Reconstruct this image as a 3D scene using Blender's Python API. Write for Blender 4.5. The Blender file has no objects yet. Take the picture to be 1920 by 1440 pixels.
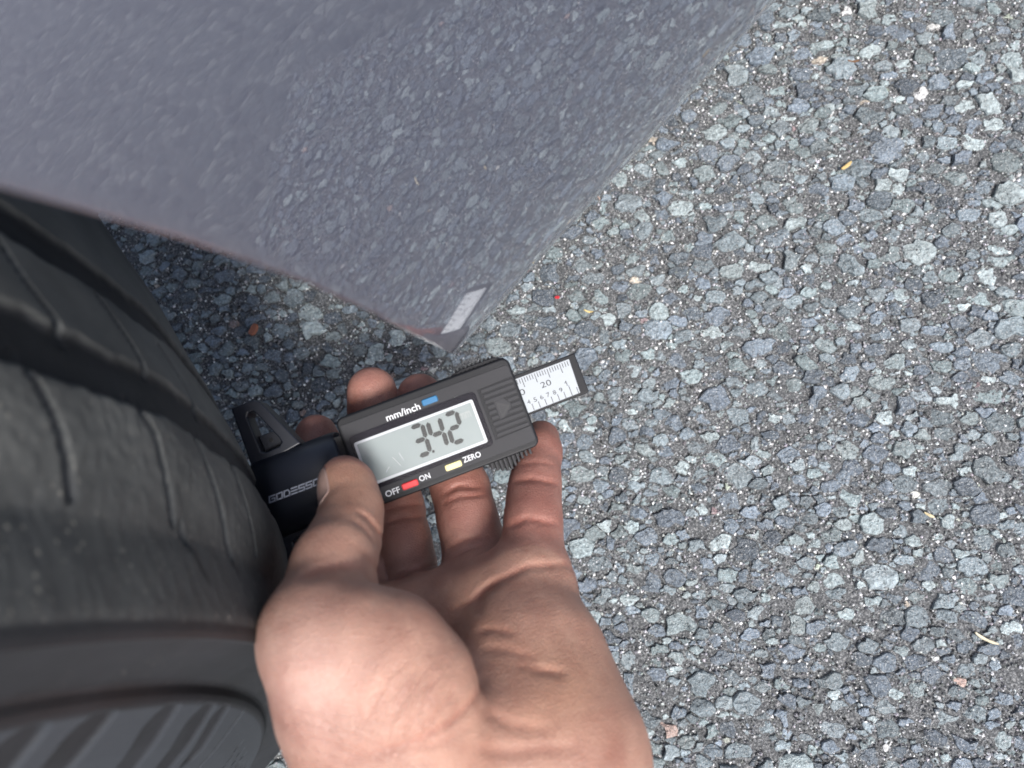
import bpy, bmesh, math, random
import numpy as np
from mathutils import Matrix, Vector

random.seed(7)
rng = np.random.default_rng(7)
SC = bpy.context.scene
COL = SC.collection

# ------------------------------------------------------------------ camera
# Everything held near the lens was measured in the photograph's own camera
# frame (x right, y up, -z forward, metres); W turns that frame into the world.
F = 1397.0                                   # focal length in pixels of a 1920 wide picture
H = 0.412                                    # camera height above the asphalt
UP = np.array([-0.14, 0.18, 0.974]); UP /= np.linalg.norm(UP)
XA = np.array([1.0, 0, 0]) - UP[0] * UP; XA /= np.linalg.norm(XA)
YA = np.cross(UP, XA)
W = np.stack([XA, YA, UP])
LOC = np.array([0, 0, H])


def to_world(p):
    return np.asarray(p, float) @ W.T + LOC


def pix(px, py, d):
    return np.array([(px - 960) / F * d, -(py - 720) / F * d, -d])


cam = bpy.data.cameras.new('camera')
cam.sensor_width = 36.0
cam.lens = F / 1920 * 36
cam.clip_start = 0.01
cam.clip_end = 200
cam.dof.use_dof = True
cam.dof.focus_distance = 0.285
cam.dof.aperture_fstop = 15.5
camo = bpy.data.objects.new('camera', cam)
COL.objects.link(camo)
M4 = Matrix.Identity(4)
for i in range(3):
    for j in range(3):
        M4[i][j] = W[i, j]
M4.translation = Vector(LOC)
camo.matrix_world = M4
SC.camera = camo

# ------------------------------------------------------------------ daylight
SUN_EL, SUN_AZ = 60.0, 140.0                 # veiled sun, soft
wd = bpy.data.worlds.new('World')
SC.world = wd
wd.use_nodes = True
nt = wd.node_tree
bg = nt.nodes['Background']
sky = nt.nodes.new('ShaderNodeTexSky')
sky.sky_type = 'NISHITA'
sky.sun_disc = False
sky.sun_elevation = math.radians(SUN_EL)
sky.sun_rotation = math.radians(SUN_AZ)
sky.air_density = 1.0
sky.dust_density = 4.0
sky.ozone_density = 1.0
veil = nt.nodes.new('ShaderNodeHueSaturation')   # thin high cloud whitens the blue
veil.inputs['Saturation'].default_value = .85
nt.links.new(sky.outputs[0], veil.inputs['Color'])
nt.links.new(veil.outputs[0], bg.inputs[0])
bg.inputs[1].default_value = 0.105
sl = bpy.data.lights.new('sun', 'SUN')
sl.energy = 2.6
sl.angle = math.radians(13)
sl.color = (1.0, 0.985, 0.96)
so = bpy.data.objects.new('sun', sl)
COL.objects.link(so)
az, el = math.radians(SUN_AZ), math.radians(SUN_EL)
sdir = Vector((math.sin(az) * math.cos(el), math.cos(az) * math.cos(el), math.sin(el)))
so.rotation_euler = sdir.to_track_quat('Z', 'Y').to_euler()
so.location = sdir * 3

SC.view_settings.view_transform = 'Standard'
SC.view_settings.look = 'None'
SC.view_settings.gamma = 1.0
SC.view_settings.use_curve_mapping = False
SC.view_settings.exposure = 0.95
SC.render.engine = 'CYCLES'
SC.render.resolution_x, SC.render.resolution_y = 1024, 768

# ------------------------------------------------------------------ helpers


def mesh_np(name, verts, faces, smooth=True):
    """faces: list/array of equal-length or mixed index tuples"""
    me = bpy.data.meshes.new(name)
    verts = np.asarray(verts, np.float32)
    if isinstance(faces, np.ndarray):
        nf, k = faces.shape
        me.vertices.add(len(verts))
        me.vertices.foreach_set('co', verts.ravel())
        me.loops.add(nf * k)
        me.loops.foreach_set('vertex_index', faces.astype(np.int32).ravel())
        me.polygons.add(nf)
        me.polygons.foreach_set('loop_start', np.arange(0, nf * k, k, dtype=np.int32))
        me.update(calc_edges=True)
    else:
        me.from_pydata([tuple(map(float, v)) for v in verts], [], [tuple(f) for f in faces])
    me.polygons.foreach_set('use_smooth', np.full(len(me.polygons), smooth))
    me.update()
    return me


def link(name, me, mat, parent=None):
    o = bpy.data.objects.new(name, me)
    if mat is not None and me is not None:
        me.materials.clear()
        me.materials.append(mat)
    COL.objects.link(o)
    if parent is not None:
        o.parent = parent
    return o


def tag(o, label=None, cat=None, group=None, kind=None):
    if label: o['label'] = label
    if cat: o['category'] = cat
    if group: o['group'] = group
    if kind: o['kind'] = kind
    return o


def set_attr(me, name, vals):
    vals = np.asarray(vals, np.float32)
    a = me.attributes.new(name, 'FLOAT_COLOR', 'POINT')
    c = np.ones((len(vals), 4), np.float32)
    c[:, :3] = vals
    a.data.foreach_set('color', c.ravel())


class Mat:
    def __init__(self, name, **kw):
        self.m = bpy.data.materials.new(name)
        self.m.use_nodes = True
        self.t = self.m.node_tree
        self.b = self.t.nodes['Principled BSDF']
        for k, v in kw.items():
            self.set(k, v)

    def set(self, k, v):
        n = {'color': 'Base Color', 'rough': 'Roughness', 'metal': 'Metallic', 'coat': 'Coat Weight',
             'coat_rough': 'Coat Roughness', 'spec': 'Specular IOR Level', 'sss': 'Subsurface Weight',
             'ior': 'IOR', 'trans': 'Transmission Weight', 'alpha': 'Alpha', 'normal': 'Normal',
             'coat_ior': 'Coat IOR'}[k]
        i = self.b.inputs[n]
        if isinstance(v, bpy.types.NodeSocket):
            self.t.links.new(v, i)
        elif k == 'color' and len(v) == 3:
            i.default_value = (*v, 1)
        else:
            i.default_value = v

    def n(self, typ, **kw):
        x = self.t.nodes.new(typ)
        for k, v in kw.items():
            setattr(x, k, v)
        return x

    def l(self, a, b):
        self.t.links.new(a, b)

    def coord(self, which='Object', scale=None):
        c = self.n('ShaderNodeTexCoord').outputs[which]
        if scale is not None:
            mp = self.n('ShaderNodeMapping')
            mp.inputs['Scale'].default_value = scale if hasattr(scale, '__len__') else (scale,) * 3
            self.l(c, mp.inputs[0])
            c = mp.outputs[0]
        return c

    def noise(self, scale, detail=4, rough=.55, co=None, dist=0.0):
        x = self.n('ShaderNodeTexNoise')
        x.inputs['Scale'].default_value = scale
        x.inputs['Detail'].default_value = detail
        x.inputs['Roughness'].default_value = rough
        x.inputs['Distortion'].default_value = dist
        if co is not None:
            self.l(co, x.inputs['Vector'])
        return x.outputs[0]

    def voronoi(self, scale, co=None, feature='F1', out='Distance'):
        x = self.n('ShaderNodeTexVoronoi', feature=feature)
        x.inputs['Scale'].default_value = scale
        if co is not None:
            self.l(co, x.inputs['Vector'])
        return x.outputs[out]

    def ramp(self, fac, stops):
        x = self.n('ShaderNodeValToRGB')
        e = x.color_ramp.elements
        while len(e) < len(stops):
            e.new(0.5)
        for k, (p, c) in enumerate(stops):
            e[k].position = p
            e[k].color = (*c, 1) if hasattr(c, '__len__') else (c, c, c, 1)
        self.l(fac, x.inputs[0])
        return x.outputs[0]

    def mix(self, a, b, fac, mode='MIX'):
        x = self.n('ShaderNodeMix', data_type='RGBA', blend_type=mode)
        for v, i in ((fac, 0), (a, 6), (b, 7)):
            if isinstance(v, bpy.types.NodeSocket):
                self.l(v, x.inputs[i])
            elif hasattr(v, '__len__'):
                x.inputs[i].default_value = (*v, 1)
            else:
                x.inputs[i].default_value = v
        return x.outputs[2]

    def attr(self, name):
        x = self.n('ShaderNodeAttribute')
        x.attribute_name = name
        return x.outputs['Color']

    def bump(self, h, strength=.3, dist=.001, normal=None):
        x = self.n('ShaderNodeBump')
        x.inputs['Strength'].default_value = strength
        x.inputs['Distance'].default_value = dist
        self.l(h, x.inputs['Height'])
        if normal is not None:
            self.l(normal, x.inputs['Normal'])
        return x.outputs[0]

    def math(self, op, a, b=0.0):
        x = self.n('ShaderNodeMath', operation=op)
        for v, i in ((a, 0), (b, 1)):
            if isinstance(v, bpy.types.NodeSocket):
                self.l(v, x.inputs[i])
            else:
                x.inputs[i].default_value = v
        return x.outputs[0]


# ------------------------------------------------------------------ materials
def mat_stone():
    m = Mat('crushed_stone')
    co = m.coord('Object')
    t = m.attr('tint')
    n1 = m.noise(160, 5, .6, co, .6)
    n2 = m.noise(620, 4, .65, co)
    c = m.mix(t, m.ramp(n1, [(.25, .36), (.5, .5), (.75, .72)]), .8, 'OVERLAY')
    c = m.mix(c, m.ramp(n2, [(.3, .24), (.5, .5), (.72, .80)]), .7, 'OVERLAY')
    vein = m.ramp(m.noise(95, 3, .5, co, 2.2), [(.485, 0), (.5, 1), (.515, 0)])
    c = m.mix(c, (.42, .45, .45), m.math('MULTIPLY', vein, .22))
    dust = m.ramp(m.noise(1300, 3, .6, co), [(.57, 0), (.65, 1)])
    c = m.mix(c, (.58, .57, .55), m.math('MULTIPLY', dust, .5))
    m.set('color', c)
    m.set('rough', .5)
    m.set('spec', .5)
    h = m.math('ADD', m.math('MULTIPLY', n1, .9), m.math('MULTIPLY', n2, .55))
    m.set('normal', m.bump(h, 1.0, .0030))
    return m.m


def mat_grit():
    m = Mat('grit_grain', rough=.32, spec=.7)
    m.set('color', m.attr('tint'))
    return m.m


def mat_asphalt(stones_too):
    m = Mat('asphalt_far' if stones_too else 'asphalt_mastic')
    co = m.coord('Object')
    g = m.ramp(m.noise(900, 4, .7, co), [(.3, (.032, .034, .037)), (.52, (.105, .109, .114)), (.7, (.42, .425, .43))])
    c = g
    hh = m.noise(500, 5, .7, co)
    if stones_too:                           # beyond the modelled patch
        wv = m.n('ShaderNodeVectorMath', operation='ADD')
        ns = m.n('ShaderNodeTexNoise'); ns.inputs['Scale'].default_value = 160
        m.l(co, ns.inputs['Vector'])
        sc = m.n('ShaderNodeVectorMath', operation='SCALE'); sc.inputs['Scale'].default_value = .006
        m.l(ns.outputs['Color'], sc.inputs[0])
        m.l(co, wv.inputs[0]); m.l(sc.outputs[0], wv.inputs[1])
        v = m.voronoi(95, wv.outputs[0], 'F1', 'Color')
        vd = m.voronoi(95, wv.outputs[0], 'DISTANCE_TO_EDGE')
        far = m.ramp(v, [(0, (.05, .056, .066)), (.35, (.13, .15, .165)), (.65, (.185, .205, .215)), (1, (.36, .385, .385))])
        far = m.mix(far, m.ramp(m.noise(420, 4, .6, co), [(.3, .32), (.7, .68)]), .7, 'OVERLAY')
        c = m.mix(g, far, m.ramp(vd, [(.03, 0), (.10, 1)]))
        hh = m.math('ADD', hh, m.math('MULTIPLY', vd, 1.5))
    m.set('color', c)
    m.set('rough', .75)
    m.set('normal', m.bump(hh, 1.0, .005 if stones_too else .002))
    return m.m


def mat_paint():
    m = Mat('car_paint', metal=.92, rough=.42, coat=1.0, coat_rough=.016, coat_ior=2.5)
    co = m.coord('Object')
    fl = m.noise(4200, 2, .5, co)
    m.set('color', m.ramp(fl, [(.35, (.235, .245, .325)), (.65, (.305, .317, .400))]))
    return m.m


def mat_rubber(name, base, rough, dusty=.0):
    m = Mat(name, rough=rough, spec=.5)
    co = m.coord('Object')
    n = m.noise(55, 5, .6, co)
    c = m.ramp(n, [(.3, tuple(x * .72 for x in base)), (.7, tuple(x * 1.25 for x in base))])
    if dusty:
        at = m.attr('tint')                 # r = dusty wear and sheen put into the colour, g = pale specks allowed
        sep = m.n('ShaderNodeSeparateColor')
        m.l(at, sep.inputs[0])
        smear = m.ramp(m.noise(38, 6, .68, m.coord('Object', (1, 1, 1))), [(.3, .45), (.62, 1)])
        c = m.mix(c, (.132, .134, .128), m.math('MULTIPLY', m.math('MULTIPLY', smear, sep.outputs[0]), dusty))
        c = m.mix(c, (.034, .039, .047), m.math('MULTIPLY', sep.outputs[2], .9))
        sp = m.ramp(m.voronoi(420, co), [(.06, 1), (.20, 0)])
        pick = m.ramp(m.noise(75, 2, .5, co), [(.5, 0), (.6, 1)])
        k = m.math('MULTIPLY', m.math('MULTIPLY', sp, pick), sep.outputs[1])
        c = m.mix(c, (.30, .28, .235), m.math('MULTIPLY', k, .8))
        fine = m.ramp(m.noise(900, 3, .6, co), [(.62, 0), (.7, 1)])
        c = m.mix(c, (.2, .19, .165), m.math('MULTIPLY', m.math('MULTIPLY', fine, sep.outputs[1]), .5))
    m.set('color', c)
    m.set('normal', m.bump(m.math('ADD', m.noise(420, 5, .65, co), m.noise(90, 3, .5, co)), .16, .0007))
    return m.m


def mat_plastic(name, col, rough=.42, grain=1400, bump=.12, spec=.5):
    m = Mat(name, rough=rough, spec=spec)
    co = m.coord('Object')
    n = m.noise(grain, 3, .6, co)
    d = m.ramp(m.noise(260, 5, .7, co), [(.35, tuple(x * .88 for x in col)), (.7, tuple(min(1, x * 1.1) for x in col))])
    m.set('color', d)
    m.set('normal', m.bump(n, bump, .0004))
    return m.m


def mat_skin():
    m = Mat('skin')
    co = m.coord('Object')
    t = m.attr('tint')
    n1 = m.noise(42, 5, .6, co)
    n2 = m.noise(160, 5, .62, co)
    c = m.mix(t, m.ramp(n1, [(.3, (.37, .31, .30)), (.5, (.5, .5, .5)), (.72, (.62, .60, .58))]), .8, 'OVERLAY')
    c = m.mix(c, m.ramp(n2, [(.35, (.45, .42, .42)), (.65, (.55, .56, .56))]), .8, 'OVERLAY')
    cell = m.voronoi(1150, co, 'DISTANCE_TO_EDGE')
    cf = m.ramp(cell, [(.0, .38), (.12, .5)])
    c = m.mix(c, cf, .35, 'OVERLAY')
    m.set('color', c)
    m.set('rough', m.ramp(n2, [(.3, .42), (.7, .56)]))
    m.set('spec', .38)
    m.set('sss', .22)
    m.b.inputs['Subsurface Radius'].default_value = (1.0, .35, .2)
    m.b.inputs['Subsurface Scale'].default_value = .0035
    hh = m.math('ADD', m.math('MULTIPLY', m.math('MINIMUM', cell, .18), 1.6), m.math('MULTIPLY', m.noise(700, 4, .6, co), .35))
    # fine slanting skin folds where the thumb folds across the palm
    msk = m.n('ShaderNodeSeparateColor')
    m.l(m.attr('folds'), msk.inputs[0])
    lines = m.math('MINIMUM', m.voronoi(330, m.coord('Object', (1, 1.7, 1)), 'DISTANCE_TO_EDGE'), .09)
    hh = m.math('ADD', hh, m.math('MULTIPLY', lines, 1.3))
    nb = m.bump(hh, .45, .0006)
    for ch, rot, sc in ((0, -60, (85, 620, 160)), (1, 22, (95, 700, 160))):
        mr = m.n('ShaderNodeMapping')
        mr.inputs['Rotation'].default_value = (0, 0, math.radians(rot))
        m.l(co, mr.inputs[0])
        mp = m.n('ShaderNodeMapping')
        mp.inputs['Scale'].default_value = sc
        m.l(mr.outputs[0], mp.inputs[0])
        w = m.noise(1.0, 3, .55, mp.outputs[0], .35)
        w = m.math('MULTIPLY', m.ramp(w, [(.36, 0), (.52, 1)]), msk.outputs[ch])
        nb = m.bump(w, .42, .0010, nb)
    m.set('normal', nb)
    return m.m


STONE = mat_stone()
GRIT = mat_grit()
ASPH = mat_asphalt(True)
MASTIC = mat_asphalt(False)
PAINT = mat_paint()
TREAD = mat_rubber('tyre_rubber', (.013, .0140, .0170), .6, .9)
LINER = mat_rubber('liner_plastic', (.012, .012, .013), .75)
BLACK = mat_plastic('black_plastic', (.009, .0095, .012), .45, 1500, .1, .22)
BASEP = mat_plastic('satin_black_plastic', (.011, .013, .020), .36, 2200, .06, .35)
GREY = mat_plastic('charcoal_plastic', (.025, .025, .029), .5, 1600, .16, .25)
DARKG = mat_plastic('groove_black', (.01, .01, .013), .5)
GLOSSB = mat_plastic('gloss_black', (.010, .009, .014), .3, 1500, .01, .12)
WHITE = mat_plastic('white_print', (.62, .63, .66), .5, 1800, .02)
FRAME = mat_plastic('white_frame', (.45, .47, .50), .35, 1500, .02)
LCD = mat_plastic('liquid_crystal', (.235, .270, .272), .22, 900, .01)
SEG = mat_plastic('crystal_segment', (.004, .006, .007), .4, 1500, .01)
GHOST = mat_plastic('faint_segment', (.27, .29, .285), .4, 1500, .01)
SCALE = mat_plastic('satin_steel', (.31, .335, .36), .4, 1400, .06)
INK = mat_plastic('black_ink', (.02, .02, .025), .5, 1500, .01)
LOGO = mat_plastic('grey_print', (.20, .22, .28), .5, 1800, .02)
BLUE = mat_plastic('blue_button', (.008, .115, .26), .4, 1500, .05)
YELL = mat_plastic('yellow_button', (.74, .66, .31), .42, 1500, .05)
RED = mat_plastic('red_button', (.62, .012, .018), .4, 1500, .05)
SKIN = mat_skin()
NAIL = mat_plastic('fingernail', (.36, .24, .205), .3, 900, .03)


def mat_glass():
    m = bpy.data.materials.new('clear_lens')
    m.use_nodes = True
    t = m.node_tree
    t.nodes.clear()
    o = t.nodes.new('ShaderNodeOutputMaterial')
    mx = t.nodes.new('ShaderNodeMixShader')
    tr = t.nodes.new('ShaderNodeBsdfTransparent')
    gl = t.nodes.new('ShaderNodeBsdfGlossy')
    gl.inputs['Roughness'].default_value = .03
    fr = t.nodes.new('ShaderNodeFresnel')
    fr.inputs[0].default_value = 1.17
    t.links.new(fr.outputs[0], mx.inputs[0])
    t.links.new(tr.outputs[0], mx.inputs[1])
    t.links.new(gl.outputs[0], mx.inputs[2])
    t.links.new(mx.outputs[0], o.inputs[0])
    return m


GLASS = mat_glass()

# ------------------------------------------------------------------ asphalt
gm = mesh_np('asphalt', [(-40, -40, 0), (40, -40, 0), (40, 40, 0), (-40, 40, 0)], [(0, 1, 2, 3)], False)
ground = link('asphalt', gm, ASPH)
tag(ground, kind='structure')


def ground_hit(px, py):
    d = W @ np.array([(px - 960) / F, -(py - 720) / F, -1.0])
    return LOC + d * (-H / d[2])


def project(p):
    c = (np.asarray(p) - LOC) @ W
    return 960 + F * c[..., 0] / -c[..., 2], 720 - F * c[..., 1] / -c[..., 2]


corners = np.array([ground_hit(x, y) for x, y in ((0, 0), (1920, 0), (1920, 1440), (0, 1440))])
X0, Y0 = corners[:, :2].min(0) - .03
X1, Y1 = corners[:, :2].max(0) + .03
# the panel mirrors asphalt lying further right
X1 += .09
Y0 -= .03

# dart throwing, big stones first
stones = []
CELL = .012
gridh = {}


def try_stone(x, y, r, ov):
    cx, cy = int(x / CELL + 1000), int(y / CELL + 1000)
    for i in range(-2, 3):
        for j in range(-2, 3):
            for (a, b, q) in gridh.get((cx + i, cy + j), ()):
                if (a - x) ** 2 + (b - y) ** 2 < ((q + r) * ov) ** 2:
                    return False
    gridh.setdefault((cx, cy), []).append((x, y, r))
    stones.append((x, y, r))
    return True


area = (X1 - X0) * (Y1 - Y0)
SQ = 1.32
for r0, r1, n, ov in ((.0070, .0094, 150, .92), (.0050, .0070, 2000, .84), (.0037, .0050, 5200, .80),
                      (.0025, .0037, 12000, .78), (.0015, .0025, 16000, .82)):
    n = int(n * 1.5 * area / .36)
    xs = rng.uniform(X0, X1, n); ys = rng.uniform(Y0 * SQ, Y1 * SQ, n); rs = rng.uniform(r0, r1, n)
    for x, y, r in zip(xs, ys, rs):
        try_stone(x, y, r, ov)

PAL = np.array([(.115, .133, .156), (.142, .164, .186), (.168, .192, .207), (.180, .210, .214), (.130, .150, .178),
                (.098, .112, .134), (.205, .232, .236), (.150, .172, .184), (.270, .298, .300), (.160, .178, .190), (.112, .127, .148), (.190, .212, .222)])
RARE = np.array([(.42, .42, .36), (.40, .33, .27), (.36, .25, .215), (.48, .48, .46), (.25, .17, .175), (.35, .37, .30)])


def cell_polygon(x, y, r):
    """the stone's own share of the surface between its neighbours"""
    k = 1.55 * r
    a0 = random.uniform(0, 6.28)
    e = random.uniform(.5, .92)
    a0 = random.gauss(.18, .55)
    ca, sa = math.cos(a0), math.sin(a0)
    poly = []
    for t in range(9):
        w_ = (t + random.uniform(-.3, .3)) * 2 * math.pi / 9
        bx, by = k * math.cos(w_), k * e * math.sin(w_)
        poly.append((x + bx * ca - by * sa, y + bx * sa + by * ca))
    cx, cy = int(x / CELL + 1000), int(y / CELL + 1000)
    gap = random.uniform(.0001, .0008)
    for i in range(-2, 3):
        for j in range(-2, 3):
            for (a, b, q) in gridh.get((cx + i, cy + j), ()):
                dx, dy = a - x, b - y
                d2 = dx * dx + dy * dy
                if d2 == 0 or d2 > (2.4 * (r + q)) ** 2: continue
                d = math.sqrt(d2)
                lim = (d2 + r * r - q * q) / (2 * d) - gap * .5
                nx, ny = dx / d, dy / d
                out = []
                for p0, p1 in zip(poly, poly[1:] + poly[:1]):
                    s0 = (p0[0] - x) * nx + (p0[1] - y) * ny - lim
                    s1 = (p1[0] - x) * nx + (p1[1] - y) * ny - lim
                    if s0 <= 0: out.append(p0)
                    if (s0 < 0) != (s1 < 0) and s0 != s1:
                        t = s0 / (s0 - s1)
                        out.append((p0[0] + (p1[0] - p0[0]) * t, p0[1] + (p1[1] - p0[1]) * t))
                poly = out
                if len(poly) < 3: return None
    return poly


def stone_mesh(x, y, r):
    poly = cell_polygon(x, y, r)
    if poly is not None and len(poly) >= 3:
        # cleaved faces
        for _ in range(random.choice((0, 1, 1, 2))):
            a = random.uniform(0, 6.28); nx, ny = math.cos(a), math.sin(a); lim = r * random.uniform(.35, .85)
            out = []
            for p0, p1 in zip(poly, poly[1:] + poly[:1]):
                s0 = (p0[0] - x) * nx + (p0[1] - y) * ny - lim
                s1 = (p1[0] - x) * nx + (p1[1] - y) * ny - lim
                if s0 <= 0: out.append(p0)
                if (s0 < 0) != (s1 < 0):
                    t = s0 / (s0 - s1)
                    out.append((p0[0] + (p1[0] - p0[0]) * t, p0[1] + (p1[1] - p0[1]) * t))
            poly = out
            if len(poly) < 3: return None
    if poly is None or len(poly) < 3: return None
    p = np.array(poly)
    p[:, 1] /= SQ
    c0 = p.mean(0)
    # break long sides, drop slivers
    q = []
    for a, b in zip(p, np.roll(p, -1, 0)):
        L = np.linalg.norm(b - a)
        if L < .12 * r: continue
        q.append(a)
        m = 2 if L > 1.1 * r else 1 if L > .5 * r else 0
        nrm = np.array([b[1] - a[1], a[0] - b[0]])
        for t in range(m):
            f = (t + 1) / (m + 1) + random.uniform(-.1, .1)
            q.append(a + (b - a) * f + nrm * random.uniform(-.20, .12))
    if len(q) < 4: return None
    q = np.array(q) - c0
    q = q * .94 + (np.roll(q, 1, 0) + np.roll(q, -1, 0)) * .03
    q *= 1 + rng.normal(0, .05, (len(q), 1))
    q *= random.uniform(.96, 1.05)
    n = len(q)
    px, py = q[:, 0], q[:, 1]
    rr = float(np.hypot(px, py).mean())
    top = random.uniform(.0001, .0030) * (r / .008) ** .5
    planes = []
    for k in range(random.randint(2, 4)):
        a = random.uniform(0, 6.28)
        sl_ = abs(random.gauss(.08, .22))
        planes.append((math.cos(a) * sl_, math.sin(a) * sl_, random.uniform(0, .18) * rr))
    vs = []

    def ztop(vx, vy):
        return top + np.min([pa * vx + pb * vy + pc for pa, pb, pc in planes], 0)
    top += .0009
    for sc, dz, jz in ((1.05, 0, 0), (1.0, -.0011, .0002), (.93, -.0002, .0002), (.66, 0, .00022), (.32, 0, .00022)):
        jx = 1 + rng.normal(0, .06 if sc < .9 else .012, n)
        vx, vy = px * sc * jx, py * sc * jx
        z = ztop(vx, vy) + dz + rng.normal(0, 1, n) * jz * (r / .008)
        if sc > 1.02: z = np.full(n, -.004)
        else: z = np.maximum(z, -.0022)
        vs.append(np.stack([c0[0] + vx, c0[1] + vy, z], 1))
    ox, oy = rng.normal(0, .06 * rr, 2)
    vs.append(np.array([[c0[0] + ox, c0[1] + oy, ztop(np.array([ox]), np.array([oy]))[0]]]))
    v = np.concatenate(vs)
    f = []
    for k in range(4):
        for i in range(n):
            j = (i + 1) % n
            a, b, cc, d = k * n + i, k * n + j, (k + 1) * n + j, (k + 1) * n + i
            if (i + k) % 2:
                f += [(a, b, cc), (a, cc, d)]
            else:
                f += [(a, b, d), (b, cc, d)]
    for i in range(n):
        f.append((4 * n + i, 4 * n + (i + 1) % n, 5 * n))
    u = random.random()
    col = RARE[random.randrange(len(RARE))] if u < (.02 if r < .0035 else .004) else PAL[random.randrange(len(PAL))]
    col = np.clip(col * np.array([1.12, 1.15, 1.145]) * np.array([.97, 1.0, 1.03]) * random.uniform(.60, 1.42), .02, .6)
    mott = 1 + rng.normal(0, .16, (len(v), 1))
    return v, np.array(f), np.clip(np.tile(col, (len(v), 1)) * mott, .015, .8)


def visible_area(x, y, r):
    u, v = project(np.array([x, y / SQ, 0]))
    ok = -20 < u < 1940 and -20 < v < 1460
    # rough outline of what hides the ground: panel, tyre and hand
    if u < 1440 and v < 660 and (u - 850) * .735 + (v - 660) * .678 < -10 and v < 340 + u * .376: ok = False
    if u < 540 and v > 380 + (u - 160) * 1.74: ok = False
    if 560 < u < 1200 and v > 1060 and u < 1050 + (v - 1000) * .45: ok = False
    return r if ok else 0


order = sorted(range(len(stones)), key=lambda i: -visible_area(*stones[i]))
single = set(order[:300])
bv, bf, bc, off = [], [], [], 0
for i, (x, y, r) in enumerate(stones):
    if i not in single and r < .0055 and random.random() < .12: continue
    res = stone_mesh(x, y, r)
    if res is None: continue
    v, f, c = res
    if i in single:
        v = v - np.array([x, y / SQ, 0])
        me = mesh_np('stone', v, f, False)
        set_attr(me, 'tint', c)
        o = link('stone', me, STONE, ground)
        o.location = (x, y / SQ, 0)
    else:
        bv.append(v); bf.append(f + off); bc.append(c); off += len(v)
me = mesh_np('aggregate', np.concatenate(bv), np.concatenate(bf), False)
set_attr(me, 'tint', np.concatenate(bc))
tag(link('aggregate', me, STONE, ground), kind='stuff')

# uneven mastic bed: stones break through it with ragged outlines
st = .0014
mx_ = np.arange(X0, X1 + st, st); my_ = np.arange(Y0, Y1 + st, st)


def lattice(shape, cell):
    n0, n1 = int(shape[0] / cell) + 3, int(shape[1] / cell) + 3
    g = rng.normal(0, 1, (n0, n1))
    u = np.arange(shape[0]) / cell; v = np.arange(shape[1]) / cell
    i, j = u.astype(int), v.astype(int)
    fu, fv = (u - i)[:, None], (v - j)[None]
    fu, fv = fu * fu * (3 - 2 * fu), fv * fv * (3 - 2 * fv)
    A = g[i][:, j]; B = g[i + 1][:, j]; C_ = g[i][:, j + 1]; D_ = g[i + 1][:, j + 1]
    return (A * (1 - fu) + B * fu) * (1 - fv) + (C_ * (1 - fu) + D_ * fu) * fv


shp = (len(mx_), len(my_))
bed = .00042 * lattice(shp, 9) + .00034 * lattice(shp, 3.4) + .00022 * lattice(shp, 1.0) - .0007


def bed_z(x, y):
    return bed[np.clip(((x - X0) / st + .5).astype(int), 0, shp[0] - 1), np.clip(((y - Y0) / st + .5).astype(int), 0, shp[1] - 1)]


gxx, gyy = np.meshgrid(mx_, my_, indexing='ij')
edge = np.minimum(np.minimum(gxx - X0, X1 - gxx), np.minimum(gyy - Y0, Y1 - gyy))
bz = np.where(edge < .012, bed * np.clip(edge / .012, 0, 1) - .0004 * (edge < .002), bed)
ai, aj = np.meshgrid(np.arange(shp[0] - 1), np.arange(shp[1] - 1), indexing='ij')
bf_ = np.stack([ai * shp[1] + aj, (ai + 1) * shp[1] + aj, (ai + 1) * shp[1] + aj + 1, ai * shp[1] + aj + 1], -1).reshape(-1, 4)
me = mesh_np('mastic', np.stack([gxx, gyy, np.maximum(bz, -.0012) + .0014], -1).reshape(-1, 3), bf_, True)
tag(link('mastic', me, MASTIC, ground), kind='stuff')

# loose grit and sand in the joints
NG = int(230000 * area / .36)
gx = rng.uniform(X0, X1, NG); gy = rng.uniform(Y0, Y1, NG)
# keep grains mostly off the faces of the larger stones
RES = .0008
nx_, ny_ = int((X1 - X0) / RES) + 2, int((Y1 - Y0) / RES) + 2
occ = np.zeros((nx_, ny_), bool)
for (x, y, r) in stones:
    if r < .0042: continue
    y /= SQ
    i0, i1 = max(0, int((x - r - X0) / RES)), min(nx_, int((x + r - X0) / RES) + 1)
    j0, j1 = max(0, int((y - r - Y0) / RES)), min(ny_, int((y + r - Y0) / RES) + 1)
    ii, jj = np.mgrid[i0:i1, j0:j1]
    occ[i0:i1, j0:j1] |= ((ii * RES + X0 - x) ** 2 + ((jj * RES + Y0 - y) * 1.2) ** 2) < (r * .74) ** 2
on = occ[((gx - X0) / RES).astype(int), ((gy - Y0) / RES).astype(int)]
keep = ~on | (rng.random(NG) < .30)
gx, gy, on = gx[keep], gy[keep], on[keep]
NG = len(gx)
OCT = np.array([(1, 0, 0), (0, 1, 0), (-1, 0, 0), (0, -1, 0), (0, 0, 1), (0, 0, -1)], float)
OF = np.array([(0, 1, 4), (1, 2, 4), (2, 3, 4), (3, 0, 4), (1, 0, 5), (2, 1, 5), (3, 2, 5), (0, 3, 5)])
gs = .00030 + .00075 * rng.random(NG) ** 2.0
gs[on] *= rng.uniform(.3, .75, on.sum())
sc3 = gs[:, None, None] * rng.uniform(.6, 1.25, (NG, 6, 1))
th = rng.uniform(0, 6.28, NG)
pts = OCT[None] * sc3
tilt = rng.normal(0, .5, (NG, 2))
pts[:, :, 2] += pts[:, :, 0] * tilt[:, :1] + pts[:, :, 1] * tilt[:, 1:]
cx, sx = np.cos(th)[:, None], np.sin(th)[:, None]
gxv = pts[:, :, 0] * cx - pts[:, :, 1] * sx + gx[:, None]
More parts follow.
